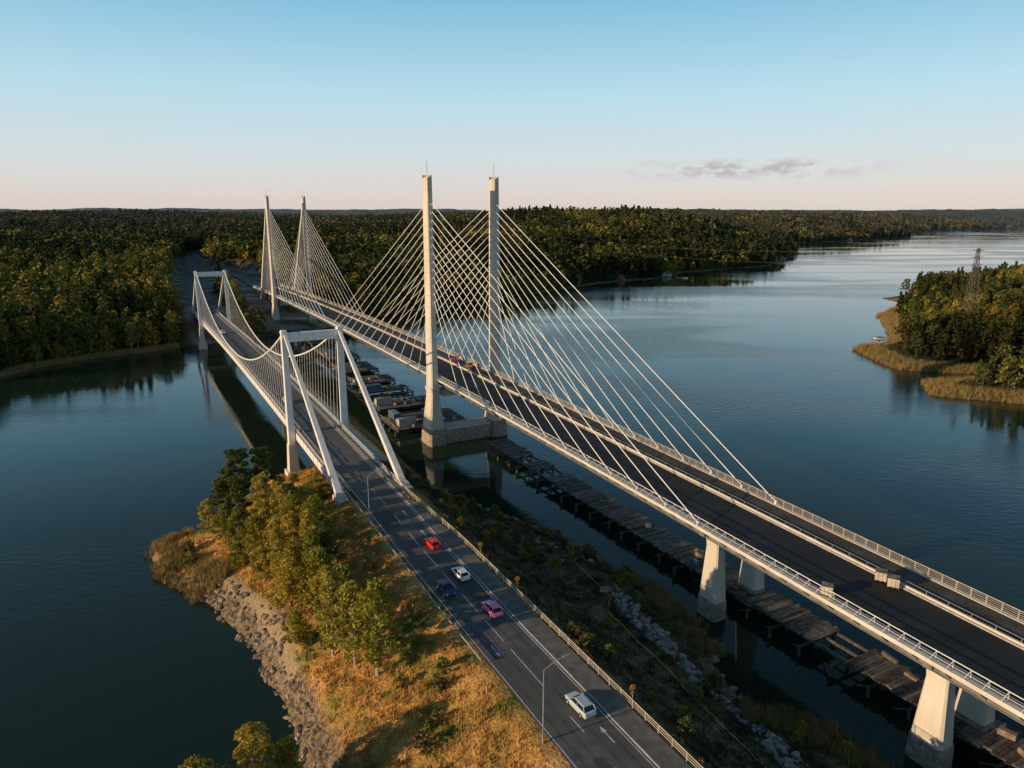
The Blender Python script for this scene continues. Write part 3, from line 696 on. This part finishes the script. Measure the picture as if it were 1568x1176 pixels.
def jetty(x,y,dx,dy,n,boat):
    mb=MB()
    for i in range(n):
        mb.beam((dx*i-dy*1.1,dy*i+dx*1.1,.7),(dx*i+dy*1.1,dy*i-dx*1.1,.7),.8,.1,'timber2')
        if i%4==0:
            for sg in(-1,1): mb.cyl((dx*i-dy*sg,dy*i+dx*sg,-1.5),(dx*i-dy*sg,dy*i+dx*sg,1.0),.12,'timber',6)
    mb.obj('jetty').location=(x,y,0)
    if boat:
        b=MB(); rg=[]
        for t,wd,sh in((-3,.9,.7),(-2,1.1,.7),(0,1.2,.75),(2,.8,.9),(3.2,.1,1.1)):
            rg.append([(t,-wd,sh),(t,-wd*.6,0),(t,wd*.6,0),(t,wd,sh)])
        b.loft(rg,'paint'); b.loft([[(-.6,-.7,.75),(1.2,-.6,.75),(1.2,.6,.75),(-.6,.7,.75)],[(-.4,-.6,1.5),(.5,-.5,1.5),(.5,.5,1.5),(-.4,.6,1.5)]],'glass')
        o=b.obj('motor_boat'); o.location=(x+dx*n*.7-dy*3,y+dy*n*.7+dx*3,-.05); o.rotation_euler=(0,0,math.atan2(dy,dx))
jetty(222,408,-.8,.1,16,True); jetty(186,815,.6,-.5,20,True); jetty(385,1000,.6,-.5,20,False)
# ------------------------------------------------------------------ vegetation
F={}
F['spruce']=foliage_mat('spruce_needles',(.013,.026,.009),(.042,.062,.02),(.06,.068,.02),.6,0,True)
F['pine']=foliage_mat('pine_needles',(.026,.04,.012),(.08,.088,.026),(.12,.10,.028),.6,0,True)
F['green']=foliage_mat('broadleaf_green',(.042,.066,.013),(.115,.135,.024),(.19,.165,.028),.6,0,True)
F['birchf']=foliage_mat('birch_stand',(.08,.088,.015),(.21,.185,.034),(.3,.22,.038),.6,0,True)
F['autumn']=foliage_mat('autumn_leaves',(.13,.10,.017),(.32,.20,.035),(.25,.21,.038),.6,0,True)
F['nbirch']=foliage_mat('birch_leaves',(.18,.18,.03),(.46,.40,.08),(.5,.34,.06),.6,.3)
F['nalder']=foliage_mat('alder_leaves',(.085,.12,.018),(.27,.28,.04),(.36,.29,.045),.7,.3)
F['npine']=foliage_mat('near_pine_needles',(.04,.065,.017),(.12,.14,.03),(.15,.15,.04),.5,.15)
F['bush']=foliage_mat('shrub_leaves',(.04,.05,.018),(.13,.13,.045),(.18,.14,.055),.6,0)
F['bush2']=foliage_mat('green_shrub_leaves',(.07,.10,.018),(.22,.21,.04),(.34,.25,.045),.6,0)
def leaves(cent,size):
    n=len(cent); a=rng.normal(size=(n,3)); a/=np.linalg.norm(a,axis=1)[:,None]
    b=rng.normal(size=(n,3)); b-=a*(a*b).sum(1)[:,None]; b/=np.linalg.norm(b,axis=1)[:,None]
    s=size*rng.uniform(.6,1.3,(n,1)); a*=s;b*=s*.75
    return np.stack([cent-a,cent+b,cent+a,cent-b],1).reshape(-1,3)
def tree_src(name,kind,H,nl,leaf,seed,mat,barkk,nc=None):
    global rng
    rng=np.random.default_rng(seed); random.seed(seed)
    mb=MB(); cents=[]
    tr=.014*H+.04
    lean=V((rng.normal()*.03*H,rng.normal()*.03*H,0))
    if kind=='spruce':
        mb.cyl((0,0,-.5),(0,0,H*.97),tr,barkk,5,.03)
        n=nl; t=rng.random(n)**1.35; z=H*(.08+.92*t); R=H*.17*(1-t)**.85+.12
        wh=np.sin(z/H*60)*.15+1; th=rng.random(n)*6.283
        rr_=R*wh*np.sqrt(rng.uniform(.15,1,n))
        cents.append(np.stack([rr_*np.cos(th),rr_*np.sin(th),z-rr_*.35],1))
    else:
        top=H*.9; mb.cyl((0,0,-.5),V((0,0,top*.55))+lean*.5,tr,barkk,6,tr*.65); mb.cyl(V((0,0,top*.55))+lean*.5,V((0,0,top))+lean,tr*.65,barkk,5,.03)
        z0,zR,rad={'birch':(.2,1.0,.20),'pine':(.42,1.0,.23),'round':(.15,1.0,.33),'bush':(.05,1.0,.5)}[kind]
        nc=nc or {'birch':34,'pine':24,'round':30,'bush':14}[kind]
        for i in range(nc):
            t=(i+.5)/nc; z=H*(z0+(zR-z0)*t)
            prof=math.sin(math.pi*min(1,(.12+.88*t))**.8)**.6 if kind!='pine' else (1-.5*t)
            r=H*rad*max(.1,prof)*rng.uniform(.35,1.1); a=i*2.4+rng.uniform(-.5,.5)
            c=np.array([r*math.cos(a)+lean.x*t,r*math.sin(a)+lean.y*t,z])
            bz=max(H*.1,z-r*.7); mb.cyl((lean.x*t*.7,lean.y*t*.7,bz),c,tr*.28,barkk,4,.015)
            cr=H*rad*rng.uniform(.22,.46)
            k=int(nl/nc); g=rng.normal(size=(k,3)); g/=np.linalg.norm(g,axis=1)[:,None]; g*=rng.uniform(.3,1,(k,1))**.6
            cents.append(c+g*cr*np.array([1,1,.8 if kind!='pine' else .5]))
    c=np.concatenate(cents); vs=leaves(c,leaf)
    o=len(mb.v); mb.v.extend(map(tuple,vs)); mi=mb.mi(mat)
    for i in range(len(c)): mb.f.append((o+4*i,o+4*i+1,o+4*i+2,o+4*i+3)); mb.m.append(mi)
    me=bpy.data.meshes.new(name); me.from_pydata(mb.v,[],mb.f)
    for k in mb.mats: me.materials.append(M[k] if isinstance(k,str) else k)
    me.polygons.foreach_set('material_index',mb.m); me.update()
    return me
def scatter(name,P,S,RZ,IX,meshes):
    col=bpy.data.collections.new(name+'_sources')
    for i,me in enumerate(meshes):
        o=bpy.data.objects.new('%s_src_%02d'%(name,i),me); col.objects.link(o)
    me=bpy.data.meshes.new(name); me.vertices.add(len(P)); me.vertices.foreach_set('co',np.asarray(P,np.float32).ravel())
    at=me.attributes.new('sc','FLOAT_VECTOR','POINT'); at.data.foreach_set('vector',np.asarray(S,np.float32).ravel())
    at=me.attributes.new('rz','FLOAT_VECTOR','POINT'); z=np.zeros((len(P),3),np.float32); z[:,2]=RZ; at.data.foreach_set('vector',z.ravel())
    at=me.attributes.new('ix','INT','POINT'); at.data.foreach_set('value',np.asarray(IX,np.int32))
    o=bpy.data.objects.new(name,me); COL.objects.link(o)
    ng=bpy.data.node_groups.new(name+'_gn','GeometryNodeTree')
    ng.interface.new_socket('Geometry',in_out='INPUT',socket_type='NodeSocketGeometry'); ng.interface.new_socket('Geometry',in_out='OUTPUT',socket_type='NodeSocketGeometry')
    gi=ng.nodes.new('NodeGroupInput');go=ng.nodes.new('NodeGroupOutput'); ip=ng.nodes.new('GeometryNodeInstanceOnPoints'); ci=ng.nodes.new('GeometryNodeCollectionInfo')
    ci.inputs['Collection'].default_value=col; ci.inputs['Separate Children'].default_value=True; ci.inputs['Reset Children'].default_value=True
    def na(n,t):
        a=ng.nodes.new('GeometryNodeInputNamedAttribute'); a.data_type=t; a.inputs['Name'].default_value=n; return a.outputs['Attribute']
    l=ng.links.new; l(gi.outputs[0],ip.inputs['Points']); l(ci.outputs[0],ip.inputs['Instance']); ip.inputs['Pick Instance'].default_value=True
    l(na('ix','INT'),ip.inputs['Instance Index']); l(na('rz','FLOAT_VECTOR'),ip.inputs['Rotation']); l(na('sc','FLOAT_VECTOR'),ip.inputs['Scale']); l(ip.outputs[0],go.inputs[0])
    md=o.modifiers.new('scatter','NODES'); md.node_group=ng
    return o
FM=[tree_src('f_spruce_a','spruce',20,300,.85,1,F['spruce'],'bark'),tree_src('f_spruce_b','spruce',17,260,.85,2,F['spruce'],'bark'),
    tree_src('f_pine_a','pine',17,260,.7,3,F['pine'],'bark'),tree_src('f_pine_b','pine',15,260,.7,4,F['pine'],'bark'),
    tree_src('f_green_a','round',14,330,.72,5,F['green'],'bark'),tree_src('f_green_b','round',12,310,.68,6,F['green'],'bark'),
    tree_src('f_birch_a','birch',16,300,.68,7,F['birchf'],'birchbark'),tree_src('f_autumn_a','round',12,300,.68,8,F['autumn'],'bark'),
    tree_src('g_spruce_a','spruce',20,90,1.5,1,F['spruce'],'bark'),tree_src('g_spruce_b','spruce',17,80,1.5,2,F['spruce'],'bark'),
    tree_src('g_pine_a','pine',17,80,1.2,3,F['pine'],'bark',6),tree_src('g_pine_b','pine',15,80,1.2,4,F['pine'],'bark',6),
    tree_src('g_green_a','round',14,100,1.25,5,F['green'],'bark',10),tree_src('g_green_b','round',12,90,1.2,6,F['green'],'bark',9),
    tree_src('g_birch_a','birch',16,90,1.15,7,F['birchf'],'birchbark',9),tree_src('g_autumn_a','round',12,90,1.2,8,F['autumn'],'bark',9)]
rng=np.random.default_rng(99)
PTS=[];SC=[];IX=[]
for (y0,y1,sp_,k) in((190,700,5.4,1.08),(700,1500,8.5,1.3),(1500,3000,14,1.8),(3000,4000,24,2.4)):
    ya=np.arange(y0,y1,sp_); xa=np.arange(-.86*y1-100,.86*y1+100,sp_); X,Y=np.meshgrid(xa,ya); X=X+rng.uniform(-.5,.5,X.shape)*sp_; Y=Y+rng.uniform(-.5,.5,X.shape)*sp_
    X=X.ravel();Y=Y.ravel(); k0=np.abs(X)<.82*Y+60; X=X[k0];Y=Y[k0]
    h,a,b,c,g=land(X,Y)
    keep=((a>4)&(g<.3))|((b>9+10*vn(X,Y,25,5))&(b<400))|(c>8)
    keep&=rng.random(len(X))<.93
    for cx,cy,*_ in COT: keep&=((X-cx+3)**2+(Y-cy+4)**2>100)
    X=X[keep];Y=Y[keep];h=h[keep];g=g[keep];b=b[keep];a=a[keep]
    n=len(X); u=rng.random(n); dec=vn(X,Y,130,21)*.55+vn(X,Y,40,22)*.45
    dec=dec+.25*np.exp(-(((X+330)/150)**2+((Y-560)/150)**2))+np.where((a<16)&(b<0),.1,0)+np.where(b>0,.05,0)
    pd=.9*sm((dec-.5)/.22)+.06
    ix=np.where(u<pd,np.where(rng.random(n)<.6,rng.integers(4,6,n),rng.integers(6,8,n)),rng.integers(0,4,n))
    if y0>=700: ix=ix+8
    s=(.55+.75*rng.random(n)**.8)*np.where(a<15,.9,1); s=np.where(b>0,s*.95,s)
    PTS.append(np.stack([X,Y,h-.3],1)); SC.append(np.stack([s*k,s*k,s*(1+.12*(k-1))],1)); IX.append(ix)
PTS=np.concatenate(PTS);SC=np.concatenate(SC);IX=np.concatenate(IX)
scatter('forest',PTS,SC,rng.random(len(PTS))*6.28,IX,FM)
NT={'birch':[tree_src('birch_mesh_a','birch',11,4800,.17,11,F['nbirch'],'birchbark'),tree_src('birch_mesh_b','birch',11,4400,.17,12,F['nalder'],'birchbark'),tree_src('birch_mesh_c','birch',11,4300,.17,17,F['nbirch'],'birchbark')],
    'alder':[tree_src('alder_mesh_a','round',9,4600,.18,13,F['nalder'],'bark'),tree_src('alder_mesh_b','round',9,4300,.18,14,F['nbirch'],'bark'),tree_src('alder_mesh_c','round',9,4300,.18,18,F['nalder'],'bark')],
    'pine':[tree_src('pine_mesh_a','pine',12,5200,.18,15,F['npine'],'bark'),tree_src('pine_mesh_b','pine',12,5200,.18,25,F['npine'],'bark')]}
TL=[('pine',-58.5,143,15),('pine',-54.5,147,14),('pine',-62,145,12),('pine',-57,138,12),('pine',-61,140,10),('alder',-59.5,136,7),('birch',-51,137,12),('birch',-55,132,9),('alder',-43.6,122,8.5),('alder',-48.8,125,8.5),('birch',-36,117,11),('alder',-38,111,9.5),('alder',-36.5,106,9),('alder',-31,104,10.5),('birch',-26.5,93,13),('birch',-18.7,86.5,14),('birch',-22.5,90,12.5),('alder',-25.5,98.5,9.5),('alder',-41.8,134,7),('alder',-37,124,9.5),('alder',-32.8,97.5,5.5),('alder',-45.6,117.5,6),('alder',-47,142,6),('birch',-29.5,68.5,12),('alder',-33,65,10),('birch',-38,62,10),('alder',-65,141,6),('birch',-42,116,10),('alder',-52,124,5),('birch',-46,131,11),('birch',-34,110,11),('birch',-29,99,10.5),('alder',-42,127,9),('birch',-40,120,10),('alder',-50,132,8),('birch',-26,70,9),('pine',-31.5,112,9)]
rng=np.random.default_rng(5); cnt={}
for k,x,y,h in TL:
    i=cnt.get(k,0); cnt[k]=i+1; me=NT[k][i%len(NT[k])]; H0={'birch':11,'alder':9,'pine':12}[k]
    o=bpy.data.objects.new(k+'_tree',me); COL.objects.link(o)
    z=float(penh(np.array([x]),np.array([y]))[0][0]); s=h/H0; o.location=(x,y,z-.1); o.rotation_euler=(0,0,rng.random()*6.28); o.scale=(s*1.05,s*1.05,s)
def tuft(name,n,h,w,spread,mat,seed):
    r=np.random.default_rng(seed); vs=[];fs=[]
    for i in range(n):
        a=r.random()*6.28; d=r.random()**.5*spread; x=d*math.cos(a);y=d*math.sin(a); hh=h*r.uniform(.6,1.2); b=r.random()*6.28; lx=r.normal()*.25*h; ly=r.normal()*.25*h
        o=len(vs); vs+=[(x-w*math.cos(b),y-w*math.sin(b),-.1),(x+w*math.cos(b),y+w*math.sin(b),-.1),(x+lx,y+ly,hh)]; fs.append((o,o+1,o+2))
    me=bpy.data.meshes.new(name); me.from_pydata(vs,[],fs); me.materials.append(mat); return me
def sample(n,x0,x1,y0,y1):
    X=rng.uniform(x0,x1,n);Y=rng.uniform(y0,y1,n); h,sd,s,l=penh(X,Y); return X,Y,h,sd,s,l
X,Y,h,sd,s,l=sample(80000,-80,60,30,200)
k=(sd>2.2)&~((l>-6.2)&(l<8.2)&(s<-44))&~((l<0)&(sd<rockw(X,Y))&(Y<126))&(pdist(TRK,X,Y)>1.0)
k&=rng.random(len(X))<(.25+.7*vn(X,Y,5,33))
X,Y,h=X[k],Y[k],h[k]; n=len(X); s_=rng.uniform(.6,1.4,n)
scatter('grass',np.stack([X,Y,h],1),np.stack([s_]*3,1),rng.random(n)*6.28,rng.integers(0,2,n),[tuft('g0',12,.45,.06,.5,M['grass'],1),tuft('g1',14,.32,.07,.6,M['grass'],2)])
BM=[tree_src('shrub_a','bush',2.2,600,.14,21,F['bush'],'bark'),tree_src('shrub_b','bush',1.8,500,.14,22,F['bush2'],'bark'),tree_src('shrub_c','bush',2.0,500,.14,23,F['bush2'],'bark')]
X,Y,h,sd,s,l=sample(2600,-80,60,30,200)
k=(sd>1.5)&~((l>-8)&(l<10)&(s<-40))&(vn(X,Y,10,41)*.7+vn(X,Y,4,42)*.3>np.where(l>0,.54,.61))&~((l<0)&(sd<5)&(Y<122))
k|=(l>8)&(sd>.5)&(sd<5)&(Y>120)&(rng.random(len(X))<.8)
X,Y,h=X[k],Y[k],h[k]; n=len(X); s_=rng.uniform(.3,1.15,n)
scatter('shrubs',np.stack([X,Y,h],1),np.stack([s_*1.1,s_*1.1,s_],1),rng.random(n)*6.28,rng.integers(0,3,n),BM)
X,Y,h,sd,s,l=sample(70000,-85,62,40,180)
rd1=(pdist([(-78,146),(-78,137),(-70,128),(-60,123)],X,Y)<6.5)&(sd<5)&(sd>-1.5)
rd2=(pdist([(24,126),(30,116),(33,106)],X,Y)<4.2)&(sd>-1.5)
rd3=(pdist([(36,87),(44,82),(50,74),(56,62)],X,Y)<4.0)&(sd>-1.5)
k=(rd1|rd2|rd3)&(vn(X,Y,3,50)>.25)
X,Y,h=X[k],Y[k],h[k]; n=len(X)
ri=[(X,Y,h,rng.uniform(.7,1.2,n))]
X=rng.uniform(165,330,40000);Y=rng.uniform(255,560,40000); hh,a,b,c,g=land(X,Y); k=(b>-2)&(b<10)&(vn(X,Y,14,51)>.3); X,Y,hh=X[k],Y[k],hh[k]; ri.append((X,Y,hh,rng.uniform(.8,1.4,len(X))))
X=rng.uniform(-240,-160,20000);Y=rng.uniform(300,400,20000); hh,a,b,c,g=land(X,Y); k=(a>-2)&(a<4)&(g<.1); X,Y,hh=X[k],Y[k],hh[k]; ri.append((X,Y,hh,rng.uniform(.8,1.3,len(X))))
X=np.concatenate([r[0] for r in ri]);Y=np.concatenate([r[1] for r in ri]);h=np.concatenate([r[2] for r in ri]);s_=np.concatenate([r[3] for r in ri]); n=len(X)
scatter('reeds',np.stack([X,Y,np.maximum(h,-.2)],1),np.stack([s_]*3,1),rng.random(n)*6.28,rng.integers(0,2,n),[tuft('r0',14,1.9,.05,.45,M['reed'],5),tuft('r1',14,1.6,.055,.5,M['reed'],6)])
def rock(seed,mat):
    import bmesh
    bm=bmesh.new(); bmesh.ops.create_icosphere(bm,subdivisions=2,radius=.5); r=np.random.default_rng(seed)
    ax=r.normal(size=(9,3)); ax/=np.linalg.norm(ax,axis=1)[:,None]; cut=r.uniform(.24,.42,9)
    for v in bm.verts:
        p=np.array(v.co)
        for a,c in zip(ax,cut):
            d=p@a
            if d>c: p=p-a*(d-c)
        v.co=p*np.array([1.2,1,.8])
    me=bpy.data.meshes.new('rock%d'%seed); bm.to_mesh(me); bm.free(); me.materials.append(mat); return me
RK=[rock(i,M['rock']) for i in range(5)]+[rock(i+9,M['blastrock']) for i in range(4)]
X,Y,h,sd,s,l=sample(60000,-70,60,55,185)
kA=(l<0)&(sd>-1.2)&(sd<rockw(X,Y)-.3)&(Y<127)&(rng.random(len(X))<.5)
RP=[(18,118),(19.5,114.8),(25,102),(29,93),(32.5,86),(34.4,78.5),(40,66)]
kB=(pdist(RP,X,Y)<1.0+1.2*vn(X,Y,5,71))&(rng.random(len(X))<.95)
kC=(pdist([(8,139),(13,131)],X,Y)<3.5)&(rng.random(len(X))<.12)
kD=(sd>-.6)&(sd<.8)&(rng.random(len(X))<.3)
k=kA|kB|kC|kD; ixr=np.where(kB|kC,rng.integers(5,9,len(X)),rng.integers(0,5,len(X)))[k]; X,Y,h,sd=X[k],Y[k],h[k],sd[k]; n=len(X); s_=.3+1.4*rng.random(n)**2.4
scatter('shore_rocks',np.stack([X,Y,h+.05],1),np.stack([s_,s_*rng.uniform(.7,1.2,n),s_*rng.uniform(.6,1,n)],1),rng.random(n)*6.28,ixr,RK)
# ------------------------------------------------------------------ light
el=math.radians(11.5); azx,azy=-.90,-.43
Ld=V((azx*math.cos(el),azy*math.cos(el),math.sin(el))).normalized()
sl=bpy.data.lights.new('sun','SUN'); sl.energy=5.0; sl.angle=math.radians(.5); sl.color=(1,.70,.40)
so=bpy.data.objects.new('sun',sl); COL.objects.link(so); so.rotation_euler=Ld.to_track_quat('Z','Y').to_euler()
w=bpy.data.worlds.new('World'); scene.world=w; w.use_nodes=True; nt=w.node_tree; L=nt.links.new
bg_=nt.nodes['Background']; sky=N(nt,'ShaderNodeTexSky'); sky.sky_type='NISHITA'; sky.sun_disc=False; sky.sun_elevation=el; sky.sun_rotation=math.atan2(azx,azy)%(2*math.pi)
sky.altitude=50; sky.air_density=1.0; sky.dust_density=.4; sky.ozone_density=1.5
ST=.13; bg_.inputs['Strength'].default_value=ST
tc=N(nt,'ShaderNodeTexCoord')
sx=N(nt,'ShaderNodeSeparateXYZ'); L(tc.outputs['Generated'],sx.inputs[0])
ramp=N(nt,'ShaderNodeValToRGB'); e=ramp.color_ramp.elements
e[0].position=0; e[0].color=(.72,.61,.57,1); e[1].position=1; e[1].color=(.035,.075,.13,1)
for p_,c_ in((.035,(.74,.69,.67)),(.075,(.67,.74,.78)),(.15,(.50,.75,.86)),(.25,(.25,.56,.77)),(.36,(.12,.28,.45)),(.55,(.055,.13,.22))):
    x=e.new(p_); x.color=(*c_,1)
L(sx.outputs['Z'],ramp.inputs['Fac'])
sc_=N(nt,'ShaderNodeVectorMath',operation='SCALE'); sc_.inputs['Scale'].default_value=1/ST; L(ramp.outputs['Color'],sc_.inputs[0])
mxs=N(nt,'ShaderNodeMixRGB'); mxs.inputs[0].default_value=.9; L(sky.outputs[0],mxs.inputs[1]); L(sc_.outputs[0],mxs.inputs[2])
mp=N(nt,'ShaderNodeMapping'); mp.inputs['Scale'].default_value=(26,26,60); L(tc.outputs['Generated'],mp.inputs['Vector'])
cn=N(nt,'ShaderNodeTexNoise'); cn.inputs['Scale'].default_value=1.3; cn.inputs['Detail'].default_value=6; cn.inputs['Roughness'].default_value=.6; L(mp.outputs[0],cn.inputs['Vector'])
cr=N(nt,'ShaderNodeValToRGB'); cr.color_ramp.elements[0].position=.45; cr.color_ramp.elements[1].position=.6; L(cn.outputs['Fac'],cr.inputs['Fac'])
def band(src,c,wd):
    a=N(nt,'ShaderNodeMath',operation='SUBTRACT'); a.inputs[1].default_value=c; L(src,a.inputs[0]); b=N(nt,'ShaderNodeMath',operation='ABSOLUTE'); L(a.outputs[0],b.inputs[0])
    m=N(nt,'ShaderNodeMapRange'); m.inputs['From Min'].default_value=wd; m.inputs['From Max'].default_value=wd*.3; L(b.outputs[0],m.inputs['Value']); return m.outputs[0]
def mul(a,b):
    m=N(nt,'ShaderNodeMath',operation='MULTIPLY'); L(a,m.inputs[0]); L(b,m.inputs[1]); return m.outputs[0]
cm=mul(mul(cr.outputs['Color'],band(sx.outputs['Z'],.057,.015)),band(sx.outputs['X'],.30,.17))
mx=N(nt,'ShaderNodeMixRGB'); mx.inputs[2].default_value=(.52/ST,.48/ST,.50/ST,1); L(cm,mx.inputs[0]); L(mxs.outputs[0],mx.inputs[1]); L(mx.outputs[0],bg_.inputs['Color'])
# ------------------------------------------------------------------ camera
cd=bpy.data.cameras.new('camera'); cd.sensor_width=36; cd.lens=24.98; cd.clip_end=60000; cd.clip_start=.5
co=bpy.data.objects.new('camera',cd); co.location=(0,0,70); co.rotation_euler=(math.radians(90-13.4),0,0); COL.objects.link(co); scene.camera=co
scene.view_settings.view_transform='Standard'; scene.view_settings.look='None'; scene.view_settings.exposure=0
